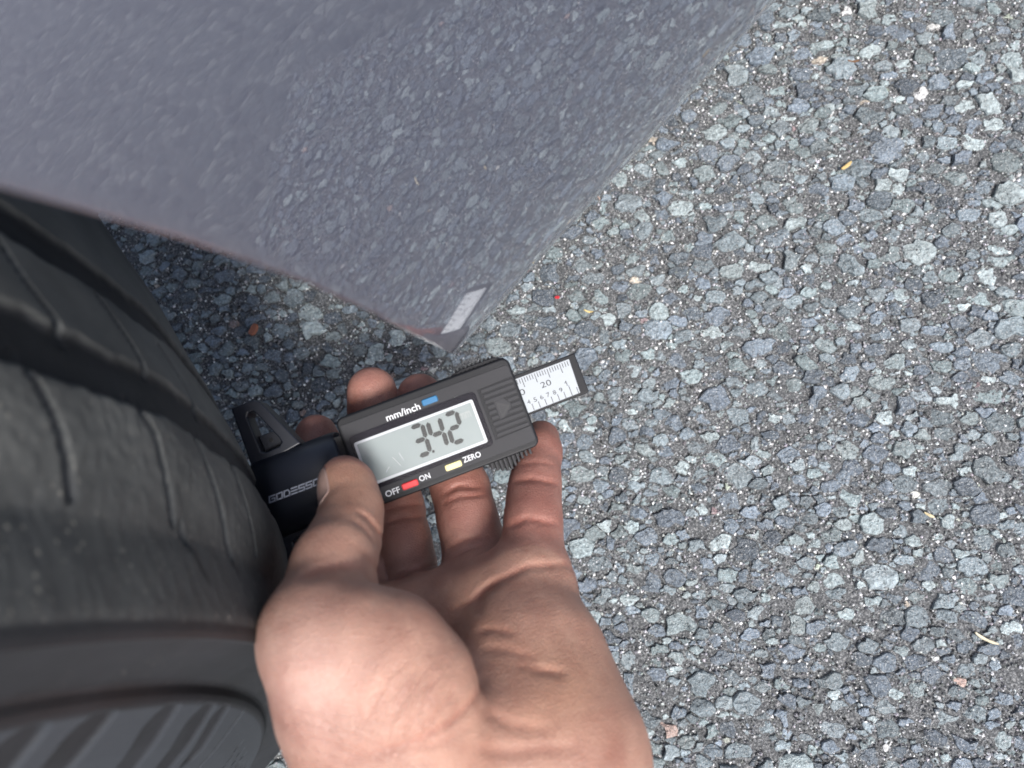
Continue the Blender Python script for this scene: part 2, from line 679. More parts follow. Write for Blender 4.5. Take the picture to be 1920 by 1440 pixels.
gyv = pts[:, :, 0] * sx + pts[:, :, 1] * cx + gy[:, None]
gz = np.where(on, rng.uniform(.0020, .0038, NG), np.maximum(bed_z(gx, gy), -.0012) + .0014 + gs * rng.uniform(-.1, .9, NG))
gzv = pts[:, :, 2] + gz[:, None]
GV = np.stack([gxv, gyv, gzv], 2).reshape(-1, 3)
GF = (OF[None] + (np.arange(NG) * 6)[:, None, None]).reshape(-1, 3)
lum = np.exp(rng.normal(math.log(.155), .85, NG))
lum[rng.random(NG) < .2] *= 2.6  # some grains whitened, glints put into their colour
hue = np.array([.97, .995, 1.02])[None] + rng.normal(0, .035, (NG, 3))
gc = np.clip(lum[:, None] * hue, .015, .8)
me = mesh_np('grit', GV, GF, False)
set_attr(me, 'tint', np.repeat(gc, 6, 0))
tag(link('grit', me, GRIT, ground), kind='stuff')

# ------------------------------------------------------------------ car: front wheel
car = link('car', None, None)
tag(car, 'dark grey glossy car with its front wheel steered out, at upper left', 'car')

YAW, CAMB, WC = .6823, .3087, np.array([-.3734, -.1425, -.1152])
RT, CR = .3327, .68
AX = np.array([math.cos(CAMB) * math.sin(YAW), -math.cos(CAMB) * math.cos(YAW), math.sin(CAMB)])
E1 = np.cross(np.cross(AX, np.array([.9, -.1, .0])), AX); E1 /= np.linalg.norm(E1)
E2 = np.cross(AX, E1)                        # E1 x E2 = AX
if E2[2] < 0:                                # let +theta climb towards the lens
    E2 = -E2


def tread_r(w):
    ww = np.maximum(np.abs(w) - .07, 0)
    return RT - CR * w * w - 8 * ww * ww


def hit_tyre(px, py):
    """theta, w of the tread where the ray through a pixel first meets it"""
    d = np.array([(px - 960) / F, -(py - 720) / F, -1.0])
    t = np.linspace(.05, .40, 3500)
    q = d[None] * t[:, None] - WC
    w = q @ AX
    a, b = q @ E1, q @ E2
    f = np.hypot(a, b) - tread_r(w)
    i = int(np.argmax(f < 0)) if (f < 0).any() else int(f.argmin())
    return math.atan2(b[i], a[i]), w[i]


def hit_side(px, py, w0=.1153):
    d = np.array([(px - 960) / F, -(py - 720) / F, -1.0])
    t = (w0 + WC @ AX) / (d @ AX)
    q = d * t - WC
    return math.atan2(q @ E2, q @ E1), float(np.hypot(q @ E1, q @ E2))


TH = np.concatenate([np.arange(-1.0, -.32, .02), np.arange(-.32, .80, .0019), np.arange(.80, 2 * math.pi - 1.0 - .005, .02)])
wt = np.arange(-.0981, .0982, .0007)
prof = [(w, float(tread_r(np.array(w)))) for w in wt]
# outer flank (image bottom): scuffed shoulder, ridge, smooth band, raised panel
flank = []


def seg(p, q, n):
    for k in range(1, n + 1):
        flank.append((p[0] + (q[0] - p[0]) * k / n, p[1] + (q[1] - p[1]) * k / n))


last = prof[-1]
for p in ((.1060, .3186), (.1115, .3172), (.1148, .3158), (.1157, .3151), (.1148, .3138)):
    seg(last, p, 5); last = p
for p, n in (((.1140, .3070), 9), ((.1136, .3006), 8), ((.1140, .2998), 3), ((.1158, .2992), 4), ((.1166, .2984), 3)):
    seg(last, p, n); last = p
for p, n in (((.1190, .2860), 18), ((.1205, .2700), 22), ((.1200, .2540), 18), ((.1170, .2400), 8), ((.1110, .2270), 6), ((.1030, .2170), 5),
             ((.0960, .2150), 2)):
    seg(last, p, n); last = p
inner = [(-w, r) for w, r in flank[::6]][::-1] + [(-.1060, .3186)]
PROF = np.array(inner + prof + flank)
NI, NPR = len(inner), len(PROF)
Wg, Tg = np.meshgrid(PROF[:, 0], TH)        # rows theta
Rg = np.tile(PROF[:, 1], (len(TH), 1)).astype(float)
Wg = Wg.copy()
is_tread = np.zeros(NPR, bool); is_tread[NI:NI + len(prof)] = True


def poly_dist(T, Wv, pts, rs=.32):
    """distance in metres on the unrolled tread to a polyline, and position along it"""
    best = np.full(T.shape, 9.0); pos = np.zeros(T.shape)
    n = len(pts) - 1
    for k in range(n):
        a = np.array([pts[k][0] * rs, pts[k][1]]); b = np.array([pts[k + 1][0] * rs, pts[k + 1][1]])
        d = b - a; L = d @ d + 1e-12
        u = np.clip(((T * rs - a[0]) * d[0] + (Wv - a[1]) * d[1]) / L, 0, 1)
        e = np.hypot(T * rs - a[0] - u * d[0], Wv - a[1] - u * d[1])
        s = e < best
        best = np.where(s, e, best); pos = np.where(s, (k + u) / n, pos)
    return best, pos


def sst(e0, e1, x):
    t = np.clip((x - e0) / (e1 - e0), 0, 1)
    return t * t * (3 - 2 * t)


G1 = [(-60, 360), (0, 405), (78, 455), (155, 502), (202, 537), (253, 580), (292, 611), (330, 655)]
G2 = [(-60, 590), (0, 611), (58, 630), (117, 658), (175, 681), (233, 712), (292, 735), (342, 767), (389, 805), (430, 840)]
SIPES = [[(35, 646), (58, 693), (86, 740), (109, 794), (124, 860), (130, 930)],
         [(245, 740), (264, 775), (288, 813), (303, 860), (315, 910), (326, 975)],
         [(362, 810), (385, 860), (405, 920), (418, 981), (424, 1020)],
         [(432, 868), (452, 920), (470, 981), (480, 1035)],
         [(0, 456), (47, 526), (97, 588), (128, 640)],
         [(183, 553), (218, 603), (249, 650), (280, 705)],
         [(300, 650), (325, 690), (352, 735), (375, 780)],
         [(340, 985), (352, 1050), (358, 1110)], [(427, 1030), (434, 1085)]]
tmask = np.tile(is_tread, (len(TH), 1))
sub = (TH > -.5) & (TH < .9)
Ts, Ws = Tg[sub], Wg[sub]
dep = np.zeros(Ts.shape)
wob = .0009 * np.sin(Ts * 150) + .0007 * np.sin(Ts * 331 + Ws * 400)
for G, wd_, dp in ((G1, .0054, .0013), (G2, .0060, .0013)):
    pp = [hit_tyre(*p) for p in G]
    # carry the groove on round the wheel in both directions
    pp = [(pp[0][0] + .5, pp[0][1] + (pp[0][1] - pp[2][1]) * .5)] + pp + [(pp[-1][0] - .35, pp[-1][1])]
    d, _ = poly_dist(Ts, Ws, pp)
    dep = np.maximum(dep, dp * (1 - sst(wd_ * .75, wd_ * 1.08, d + wob * .25)))
SIP = np.zeros(Ts.shape)
for S_ in SIPES:
    pp = [hit_tyre(*p) for p in S_]
    d, _ = poly_dist(Ts, Ws, pp)
    SIP = np.maximum(SIP, 1 - sst(.0005, .0013, d))
    dep = np.maximum(dep, .0022 * (1 - sst(.0004, .0010, d)))
GRV = np.zeros(Tg.shape); GRV[sub] = np.clip(np.maximum(dep / .0009, SIP), 0, 1)  # dust left out of grooves and sipes, so their shade is partly colour
# worn, cupped surface
dep += .0003 * np.sin(Ts * 40 + Ws * 60) * np.sin(Ws * 170 + 1)
Rg[sub] -= np.where(tmask[sub], dep, 0)
# abraded shoulder
sh = sst(.062, .085, Wg) * (1 - sst(.112, .1150, Wg)) * (Wg > 0)
rough = rng.normal(0, 1, Rg.shape)
for ax_ in (0, 1):
    rough = (np.roll(rough, 1, ax_) + rough * 2 + np.roll(rough, -1, ax_)) / 4
Rg += sh * rough * .00016 * np.tile(np.arange(NPR) >= NI, (len(TH), 1))
# sidewall panel: slanted sunk bars and a block of fine hatching
pan = (Wg > .1160) & (Rg < .2975)
dw = np.zeros(Rg.shape)
BARS = [((18, 1376), (-90, 1470), .0042), ((155, 1349), (50, 1440), .0046), ((295, 1328), (190, 1440), .0042),
        ((372, 1323), (262, 1440), .0042), ((410, 1320), (345, 1395), .0028), ((455, 1320), (330, 1440), .0007)]
for p, q, wd_ in BARS:
    a, b = hit_side(*p), hit_side(*q)
    d, pos = poly_dist(Tg, Rg, [a, b], .29)
    dw += .0010 * (1 - sst(wd_ * .86, wd_ * 1.1, d)) * pan
a0_, b0_ = hit_side(155, 1349), hit_side(50, 1440)
for k in range(1, 40):
    sh_ = .145 * k
    if sh_ > 4.9: break
    d, pos = poly_dist(Tg, Rg, [(a0_[0] + .13 + sh_, a0_[1]), (b0_[0] + .13 + sh_, b0_[1])], .29)
    dw += .0010 * (1 - sst(.0038, .0048, d)) * pan
for k in range(7):
    p = hit_side(440 + 4 * k, 1380 + 11 * k); q = hit_side(394 + 7 * k, 1434 + 12 * k)
    d, pos = poly_dist(Tg, Rg, [p, q], .29)
    dw += .0009 * (1 - sst(.0003, .0009, d)) * pan * (np.sin(pos * 23 + k) > -.6)
Wg -= np.minimum(dw, .0011)
P = WC + Wg[..., None] * AX + Rg[..., None] * (np.cos(Tg)[..., None] * E1 + np.sin(Tg)[..., None] * E2)
Pw = to_world(P.reshape(-1, 3))
Pw[:, 2] = np.maximum(Pw[:, 2], .0015 + .02 * np.minimum(Pw[:, 2], 0))   # flattened where it stands
NT = len(TH)
ii, jj = np.meshgrid(np.arange(NT), np.arange(NPR - 1), indexing='ij')
i2 = (ii + 1) % NT
fc = np.stack([ii * NPR + jj, ii * NPR + jj + 1, i2 * NPR + jj + 1, i2 * NPR + jj], -1).reshape(-1, 4)
wheel_c = to_world(WC)
me = mesh_np('wheel', Pw - wheel_c, fc, True)
dusty = (1 - GRV) * (1 - .55 * sst(.085, .1, Wg)) * np.clip(sst(-.02, .07, Wg) * .75 + .45, 0, 1) * np.tile(np.arange(NPR) < NI + len(prof) + 12, (NT, 1))
speck = (1 - GRV) * sh * .9 + .06 * tmask
set_attr(me, 'tint', np.stack([dusty, np.clip(speck, 0, 1), np.where(pan, np.clip(1 - dw / .0006, 0, 1), 0)], -1).reshape(-1, 3))
wheel = link('tyre', me, TREAD, car)
wheel.location = wheel_c
tag(wheel, 'worn black tyre with dusty scuffed shoulder')
# rim inside the tyre
rp = [(.096, .2155), (.1045, .2190), (.1060, .2130), (.0990, .2040), (.0600, .1990), (.0520, .1900), (.0480, .1000), (.0560, .0600), (.0600, .0010)]
rt = np.linspace(0, 2 * math.pi, 97)[:-1]
rv = np.array([[WC + w * AX + r * (math.cos(t) * E1 + math.sin(t) * E2) for w, r in rp] for t in rt])
for a in range(96):
    if (a // 4) % 4 in (1, 2):
        rv[a, 5:8] -= .03 * AX                # sunk windows between spokes
n9 = len(rp)
fr_ = [(a * n9 + b, a * n9 + b + 1, ((a + 1) % 96) * n9 + b + 1, ((a + 1) % 96) * n9 + b) for a in range(96) for b in range(n9 - 1)]
RIMM = mat_plastic('silver_rim', (.35, .36, .38), .3)
RIMM.node_tree.nodes['Principled BSDF'].inputs['Metallic'].default_value = .8
o = link('rim', mesh_np('rim', to_world(rv.reshape(-1, 3)) - wheel_c, fr_, True), RIMM, wheel)

# ------------------------------------------------------------------ car: bumper panel
DC = .200
C0 = pix(850, 662, DC)
C1 = pix(1452, 0, .208)
b_ = C1 - C0; b_ /= np.linalg.norm(b_)
view = C0 / np.linalg.norm(C0)
h_ = -view - (-view @ b_) * b_; h_ /= np.linalg.norm(h_)      # towards the lens
m_ = np.cross(h_, b_)
if m_[0] > 0: m_ = -m_                                          # inwards, up-left in the picture
ss = np.concatenate([np.linspace(-.13, 0, 20)[:-1], np.linspace(0, .02, 22)[:-1], np.linspace(.02, .10, 50)[:-1], np.linspace(.10, .95, 80)])  # unseen lower skirt and upper side extended to block light from the gap


def theta(s):
    return np.where(s >= 0, .60 * (1 - np.exp(-s / .100)), np.maximum(s * 7, -.38))


fine = np.linspace(-.13, .95, 10801)
mm = np.concatenate([[0], np.cumsum(np.sin(theta((fine[1:] + fine[:-1]) / 2)) * 1e-4)])
hh = np.concatenate([[0], np.cumsum(np.cos(theta((fine[1:] + fine[:-1]) / 2)) * 1e-4)])
z0 = np.argmin(abs(fine))
mm -= mm[z0]; hh -= hh[z0]
LIP = np.array([(-900, 90), (-500, 205), (-200, 292), (0, 345), (125, 381), (250, 415), (400, 463), (560, 519), (700, 584), (790, 632), (850, 662)], float)


def lip_y(px):
    return np.interp(px, LIP[:, 0], LIP[:, 1])


rowsP = []
tA_prev = 0
nu = 60
tt = np.concatenate([np.linspace(0, .01, 6)[:-1], np.linspace(.01, .16, 34)[:-1], np.linspace(.16, 1.0, 25)])
lip_pts, lip_in, lip_nrm = [], [], []
for s in ss:
    mS, hS = np.interp(s, fine, mm), np.interp(s, fine, hh)
    base = C0 + m_ * mS + h_ * hS
    if s <= 0:
        tA = 0.0 - s * .15
    else:
        ts = np.linspace(-.35, .12, 2400)
        q = base[None] + ts[:, None] * b_
        zz = np.maximum(-q[:, 2], 1e-3)
        u = 960 + F * q[:, 0] / zz; v = 720 - F * q[:, 1] / zz
        g = v - lip_y(u)
        ok = q[:, 2] < -.03
        idx = np.where(ok[:-1] & (g[:-1] > 0) & (g[1:] <= 0))[0]
        if len(idx) and s < .19:
            tA = ts[idx[-1]]
            slope = (tA - tA_prev)
            dS = s
        else:
            tA = tA_prev + slope0
        slope0 = tA - tA_prev if s < .19 else slope0
    tA_prev = tA
    th_ = float(theta(np.array(s)))
    nrm = -math.cos(th_) * m_ + math.sin(th_) * h_
    pts_ = base[None] + (tA + tt)[:, None] * b_
    # rolled lip
    r_ = .0003
    roll = [base + (tA + r_ - r_ * math.sin(a)) * b_ - nrm * r_ * (1 - math.cos(a)) for a in (1.57, 1.25, .95, .65, .35)]
    ret = [base + (tA + k * .8) * b_ - nrm * (r_ + k) for k in (.012, .006, .0012)]
    pts_[0] = base + (tA + r_) * b_
    tq = tt.copy()
    row = np.concatenate([np.array(ret), np.array(roll), pts_])
    # keep spacing monotone past the roll
    row[8:] = base[None] + (tA + r_ + tt)[:, None] * b_
    rowsP.append(row)
PP = np.array(rowsP)
nr, ncol = PP.shape[:2]
fc = [(i * ncol + j, i * ncol + j + 1, (i + 1) * ncol + j + 1, (i + 1) * ncol + j) for i in range(nr - 1) for j in range(ncol - 1)]
me = mesh_np('bumper', to_world(PP.reshape(-1, 3)), fc, True)
bumper = link('bumper', me, PAINT, car)
tag(bumper, 'glossy dark grey painted bumper corner mirroring the asphalt')
sol = bumper.modifiers.new('thickness', 'SOLIDIFY')
sol.thickness = .0006
sol.offset = 0

# unseen dark car floor behind the bumper, added to block leaking light
ub = []
for t in (.12, .5, 1.0):
    for m in (.03, .3, .8):
        p = to_world(C0 + b_ * t + m_ * m); p[2] = .17
        ub.append(p)
fl = []
for k in range(2):
    for j in range(2):
        a = k * 3 + j
        fl.append((a, a + 3, a + 4, a + 1))
o = link('underbody_shade_plate', mesh_np('underbody_shade_plate', ub, fl, False), LINER, car)
o.modifiers.new('thickness', 'SOLIDIFY').thickness = .004

# wheel arch liner: dark felt shell over the top of the tyre
la = np.linspace(.62, 2.3, 40)
lv = []
for t in la:
    for w in np.linspace(-.30, .02, 14):
        lv.append(WC + w * AX + (.392 + .01 * math.sin(t * 9) - .04 * max(0, -w - .2)) * (math.cos(t) * E1 + math.sin(t) * E2))
fc = [(i * 14 + j, i * 14 + j + 1, (i + 1) * 14 + j + 1, (i + 1) * 14 + j) for i in range(39) for j in range(13)]
o = link('wheel_arch_liner', mesh_np('wheel_arch_liner', to_world(lv), fc, True), LINER, car)
sm = o.modifiers.new('thickness', 'SOLIDIFY'); sm.thickness = .003

# ------------------------------------------------------------------ gauge
S = .225 / F                                 # metres per measured pixel on the gauge face
ga = math.radians(20.4)
eu = np.array([math.cos(ga), math.sin(ga), 0]); ev = np.array([-math.sin(ga), math.cos(ga), 0]); ez = np.array([0, 0, 1.0])
R3 = np.stack([eu, ev, ez], 1)
t1, t2 = math.radians(5), math.radians(-4)   # right end and lower edge lean slightly away
Ry = np.array([[math.cos(t1), 0, math.sin(t1)], [0, 1, 0], [-math.sin(t1), 0, math.cos(t1)]])
Rx = np.array([[1, 0, 0], [0, math.cos(t2), -math.sin(t2)], [0, math.sin(t2), math.cos(t2)]])
RG = W @ R3 @ Ry @ Rx
GM = Matrix.Identity(4)
for i in range(3):
    for j in range(3):
        GM[i][j] = RG[i, j] * S
GM.translation = Vector(to_world(pix(821, 817, .225)))
gauge = link('tread_depth_gauge', None, None)
gauge.matrix_world = GM
tag(gauge, 'black digital tread depth gauge with LCD reading 3.42, held against the tyre', 'gauge')


def to_mesh(cu, name):
    tmp = bpy.data.objects.new('tmp', cu)
    COL.objects.link(tmp)
    dg = bpy.context.evaluated_depsgraph_get()
    dg.update()
    me = bpy.data.meshes.new_from_object(tmp.evaluated_get(dg))
    me.name = name
    bpy.data.objects.remove(tmp)
    return me


def flat(poly):
    return [(u, -v) for u, v in poly]


def prism(name, polys, z0, z1, mat, parent, bevel=0.0, smooth=False):
    """extruded outline(s) in gauge pixels (v downward), later outlines are holes"""
    cu = bpy.data.curves.new(name, 'CURVE')
    cu.dimensions = '2D'
    cu.fill_mode = 'BOTH'
    for poly in polys:
        p = flat(poly)
        sp = cu.splines.new('POLY')
        sp.points.add(len(p) - 1)
        for k, (x, y) in enumerate(p):
            sp.points[k].co = (x, y, 0, 1)
        sp.use_cyclic_u = True
    cu.extrude = (z1 - z0) / 2 - bevel
    cu.bevel_depth = bevel
    cu.bevel_resolution = 2
    cu.offset = -bevel
    me = to_mesh(cu, name)
    me.transform(Matrix.Translation((0, 0, (z0 + z1) / 2)))
    for p in me.polygons:
        p.use_smooth = smooth
    return link(name, me, mat, parent)


def rrect(u0, u1, v0, v1, r, n=5):
    out = []
    for cx_, cy_, a0 in ((u1 - r, v0 + r, -90), (u1 - r, v1 - r, 0), (u0 + r, v1 - r, 90), (u0 + r, v0 + r, 180)):
        for k in range(n + 1):
            a = math.radians(a0 + 90 * k / n)
            out.append((cx_ + r * math.cos(a), cy_ + r * math.sin(a)))
    return out


def text(s, u0, u1, v0, v1, z, mat, parent, name='lettering', bold=0.0):
    cu = bpy.data.curves.new(name, 'FONT')
    cu.body = s
    cu.extrude = 0
    cu.offset = bold
    cu.resolution_u = 3
    me = to_mesh(cu, name)
    co = np.array([v.co[:] for v in me.vertices])
    lo, hi = co.min(0), co.max(0)
    co[:, 0] = u0 + (co[:, 0] - lo[0]) / (hi[0] - lo[0]) * (u1 - u0)
    co[:, 1] = -v1 + (co[:, 1] - lo[1]) / (hi[1] - lo[1]) * (v1 - v0)
    co[:, 2] = z
    me.vertices.foreach_set('co', co.astype(np.float32).ravel())
    me.update()
    return link(name, me, mat, parent)


def flatpoly(name, polys, z, mat, parent):
    vs, fs = [], []
    for p in polys:
        k = len(vs)
        vs += [(u, -v, z) for u, v in p][::-1]
        fs.append(tuple(range(k, k + len(p))))
    return link(name, mesh_np(name, vs, fs, False), mat, parent)


housing = prism('housing', [rrect(-170, 175, -96, 84, 14)], -84, -1.5, BLACK, gauge, 4.0)
# thin lighter seam strip along the back half of the case
prism('housing_back', [rrect(-158, 150, -101, 80, 8)], -78, -40, GREY, gauge, 3.0)
face = prism('face_plate', [[(-164, -79), (-162, -81), (166, -81), (171, -76), (171, -57), (99, -55), (99, 45), (171, 43), (171, 68), (166, 73), (-162, 73), (-164, 71)]], -4, 0, GREY, gauge, .8)
prism('grip_recess', [[(96, -58), (96, 48), (169, 46), (169, -59)]], -14, -5.5, DARKG, gauge)
ribs = np.linspace(-49.5, 38.5, 9)
for k, v in enumerate(ribs):
    u0, u1 = 104 + (k % 2) * 1.5, 169
    spans = [(u0, u1)]
    if k == 3: spans = [(u0, 168)]
    if k == 4: spans = [(u0, 121), (149, u1)]
    if k == 5: spans = [(u0, 121), (140, u1)]
    if k == 3: spans = [(u0, 121), (146, u1)]
    for a, b in spans:
        prism('grip_rib', [rrect(a, b, v - 3.6, v + 3.6, 1.5, 2)], -6, -.2, GREY, gauge, 1.1)
tri_o = [(124, -21), (147, -6.5), (126, 10)]
prism('grip_plate', [[(120, -26), (138, -26), (152, -8), (140, 8), (120, 14)]], -6, -.9, GREY, gauge, .6)
prism('arrow', [tri_o, [(127.5, -15), (141, -6.3), (128.5, 4.5)]], -.9, -.3, DARKG, gauge)
for k in range(3):
    v = -9.5 + 3.6 * k
    flatpoly('arrow_line', [[(129, v - .7), (138 - k * .5, v - .7), (138 - k * .5, v + .7), (129, v + .7)]], -.7, DARKG, gauge)

bezel = prism('display_bezel', [rrect(-157, 93, -56, 53, 9)], -3, .9, GLOSSB, gauge, .4)
prism('display_frame', [rrect(-151, 84, -42, 44, 4), rrect(-146.5, 79, -37.5, 39, 2)], .9, 1.9, FRAME, gauge)
screen = flatpoly('display_screen', [rrect(-146.5, 79, -37.5, 39, 2)], 1.2, LCD, gauge)
# seven segment digits
SEGS = {'3': 'abcdg', '4': 'bcfg', '2': 'abdeg'}
HW, HH, T = 11.5, 27.5, 8.8


def digit(ch, uc, vc):
    polys = []
    g = .4

    def hseg(v, s):
        return [(-HW + g + 1, v), (-HW + g + T * .5 + 1, v - T / 2), (HW - g - T * .5 - 1, v - T / 2), (HW - g - 1, v),
                (HW - g - T * .5 - 1, v + T / 2), (-HW + g + T * .5 + 1, v + T / 2)]

    def vseg(u, va, vb):
        return [(u, va + g), (u + T / 2, va + g + T * .5), (u + T / 2, vb - g - T * .5), (u, vb - g), (u - T / 2, vb - g - T * .5), (u - T / 2, va + g + T * .5)]
    D = {'a': hseg(-HH, 0), 'g': hseg(0, 0), 'd': hseg(HH, 0), 'b': vseg(HW, -HH, 0), 'c': vseg(HW, 0, HH), 'f': vseg(-HW, -HH, 0), 'e': vseg(-HW, 0, HH)}
    for c in SEGS[ch]:
        polys.append([(uc + u - .055 * v, vc + v) for u, v in D[c]])
    return polys


for ch, uc in (('3', -33.5), ('4', .5), ('2', 34.5)):
    flatpoly('digit', digit(ch, uc, -3.5), 1.5, SEG, screen)
flatpoly('decimal_point', [rrect(-20.5, -15.5, 22, 27, 1, 2)], 1.5, SEG, screen)
text('mm', 50, 72, -24, -12, 1.5, GHOST, screen, 'unit_symbol')
lens = prism('display_lens', [rrect(-156, 92, -55, 52, 8.5)], 2.2, 3.6, GLASS, gauge, .3)
# hairline scratches on the lens
for (a, b, c, d) in ((-92, 8, -83, 28), (-78, 5, -75, 20), (-112, 30, -104, 22)):
    n = np.array([-(d - b), c - a], float); n /= np.linalg.norm(n); n *= .35
    flatpoly('scratch', [[(a + n[0], b + n[1]), (c + n[0], d + n[1]), (c - n[0], d - n[1]), (a - n[0], b - n[1])]], 3.75, FRAME, lens)

for nm, u0, u1, v0, v1, mt, lb in (('button', -7, 24, -73, -61, BLUE, 'blue unit button'), ('button', -8, 24, 57, 68.5, YELL, 'pale yellow zero button'),
                                   ('button', -95, -63.5, 61, 73, RED, 'red power button')):
    prism('button_well', [rrect(u0 - 1.8, u1 + 1.2, v0 - 1.2, v1 + 1.8, 4)], -3, .35, DARKG, gauge)
    tag(prism(nm, [rrect(u0, u1, v0, v1, 3.2)], 0, 4.2, mt, gauge, 1.6, True), lb)
text('mm/inch', -79, -12.5, -71.5, -58, .35, WHITE, gauge, bold=.012)
text('OFF', -128, -100, 62.5, 74, .35, WHITE, gauge, bold=.012)
text('ON', -60, -39, 58.5, 69, .35, WHITE, gauge, bold=.012)
text('ZERO', 28, 63, 54.5, 65, .35, WHITE, gauge, bold=.012)

# knurled grips either side
top = prism('thumb_grip', [[(52, -92), (66, -101), (84, -104), (150, -104.5), (168, -97), (174, -88), (160, -80), (60, -80)]], -64, -14, BLACK, gauge, 1.5)
for k in range(10):
    u = 74 + k * 8.4
    prism('grip_tooth', [rrect(u - 2.2, u + 2.2, -110 + abs(k - 5.5) * .35, -98, 1.0, 2)], -62, -20, BLACK, top, .7)
    prism('grip_notch', [rrect(u + 1.6, u + 6.4, -100, -95.5, 1.0, 2)], -40, -11, GREY, top, .7)
arc = [(66 + 101 * k / 16, 80 + 25 * math.sin(math.pi * min(1, k / 16) ** .85) ** .8) for k in range(17)]
bot = prism('thumb_grip', [arc + [(168, 70), (66, 70)]], -62, -34, BLACK, gauge, 1.5)
for k in range(10):
    u = 76 + k * 8.6
    f_ = 80 + 25 * math.sin(math.pi * ((u - 66) / 101) ** .85) ** .8
    prism('grip_tooth', [rrect(u - 2.4, u + 2.4, 78, f_ + 3.5, 1.0, 2)], -55, -17, GREY, bot, .8)

# measuring beam with engraved scale
beam = prism('beam', [rrect(-60, 301, -58, 23, 3)], -48, -16, BLACK, gauge, 2.0)
plate = prism('scale_plate', [[(120, -49.5), (286.5, -50.5), (283.5, 18), (120, 20)]], -16.5, -14.2, SCALE, beam)
polys = []


def tick(u, va, vb, w=.75):
    polys.append([(u - w, va), (u + w, va), (u + w, vb), (u - w, vb)])


for k in range(-13, 9):
    u = 239.5 + 5.22 * k
    if u < 170: continue
    tick(u, -48, -29.5 if k % 5 == 0 else -38.5, .7)
for k in range(8):
    u = 188.5 + 13.15 * k
    tick(u, 5.5 if k != 6 else -2.5, 18.0, .7)
flatpoly('scale_ticks', polys, -14.0, INK, plate)
text('20', 217, 238, -27, -15.5, -14.0, INK, plate, 'numeral')
text('0', 173.5, 184.5, -28, -16, -14.0, INK, plate, 'numeral')
for k, c in enumerate('456789'):
    text(c, 181 + 13.25 * k, 187.3 + 13.25 * k, -4.2, 4.2, -14.0, INK, plate, 'numeral')
flatpoly('numeral', [[(264.6, -13), (266.0, -13), (266.0, -3), (264.6, -3)], [(261.6, -9.6), (264.6, -13), (265.2, -11.6), (262.2, -8.6)]], -14.0, INK, plate)

# flared foot that sits on the tread
hole = [(-323, -150), (-323, -160), (-318, -167), (-310, -166), (-304, -157), (-281, -103), (-279, -93), (-286, -87), (-313, -85), (-320, -90)]
foot_top = [(-346, -186), (-303, -187), (-292, -180), (-246, -78), (-346, -62)]
for sgn in (1, -1):
    op = [(u, v * sgn) for u, v in foot_top]
    hp = [(u, v * sgn) for u, v in hole]
    wing = prism('foot_wing', [op, hp], -78, -22, BASEP, gauge, 3.0)
    wb = [(-321, -121), (-290, -121), (-280, -92), (-318, -88)]
    web = prism('wing_web', [[(u, v * sgn) for u, v in wb]], -70, -46, BASEP, wing, 1.5)
    prism('moulded_mark', [rrect(-305, -297, (-110 if sgn > 0 else 102), (-102 if sgn > 0 else 110), 3, 3)], -46, -44.4, BLACK, web, .4)
# curved barrel between foot and case
secn = 25
bvv, bff = [], []
us = [(-347, .94), (-343.5, 1.0), (-200, 1.0), (-186, .985), (-182, .95)]
for u, sc in us:
    for k in range(secn):
        a = math.pi * k / (secn - 1)
        c, s = math.cos(a), math.sin(a)
        v = -81 * sc * np.sign(c) * abs(c) ** .62
        z = -80 + (80 + 12) * sc * abs(s) ** .62
        bvv.append((u, -v, z))
for i in range(len(us) - 1):
    for k in range(secn - 1):
        a = i * secn + k
        bff.append((a, a + secn, a + secn + 1, a + 1))
    bff.append((i * secn, i * secn + secn - 1, (i + 1) * secn + secn - 1, (i + 1) * secn))
bff.append(tuple(range(secn)))
bff.append(tuple(range((len(us) - 1) * secn, len(us) * secn))[::-1])
barrel = link('foot_barrel', mesh_np('foot_barrel', bvv, bff, True), BASEP, gauge)
nk = prism('neck', [rrect(-190, -160, -66, 66, 4)], -74, -8, BLACK, gauge, 2.0)
# block lettering, drawn with strokes in a 1 x 1 cell (x right, y up)
GL = {'G': [[(1, 1), (0, 1), (0, 0), (1, 0), (1, .5), (.5, .5)]], 'O': [[(0, 0), (0, 1), (1, 1), (1, 0), (0, 0)]],
      'D': [[(0, 0), (0, 1), (.7, 1), (1, .6), (1, 0), (0, 0)]], 'E': [[(0, 1), (1, 1)], [(0, .5), (1, .5)], [(0, 0), (1, 0)]],
      'S': [[(1, 1), (0, 1), (0, .5), (1, .5), (1, 0), (0, 0)]], 'N': [[(0, 0), (0, 1), (1, 0), (1, 1)]]}
word, uL, cw, chh = 'GODESSON', -327.0, 14.0, 12.0
zb = 12.35
lp = []
for k, c in enumerate(word):
    for st in GL[c]:
        for (xa, ya), (xb, yb) in zip(st[:-1], st[1:]):
            A = np.array([uL + k * cw + xa * 10.2 + ya * 3.0, 7.0 - ya * (chh - 2)]); B = np.array([uL + k * cw + xb * 10.2 + yb * 3.0, 7.0 - yb * (chh - 2)])
            d = (B - A) / (np.linalg.norm(B - A) + 1e-9); n = np.array([-d[1], d[0]]) * 1.25
            A = A - d * 1.2; B = B + d * 1.2
            q = [tuple(A + n), tuple(B + n), tuple(B - n), tuple(A - n)]
            ar = sum(q[i][0] * q[(i + 1) % 4][1] - q[(i + 1) % 4][0] * q[i][1] for i in range(4))
            lp.append(q if ar < 0 else q[::-1])
lo_ = flatpoly('lettering', lp, zb, LOGO, barrel)
tag(lo_, 'slanted grey block lettering on the black foot')

# ------------------------------------------------------------------ hand
HAND = {}


def JP(px, py, d, rpx):
    return (*pix(px, py, d), rpx * d / F)


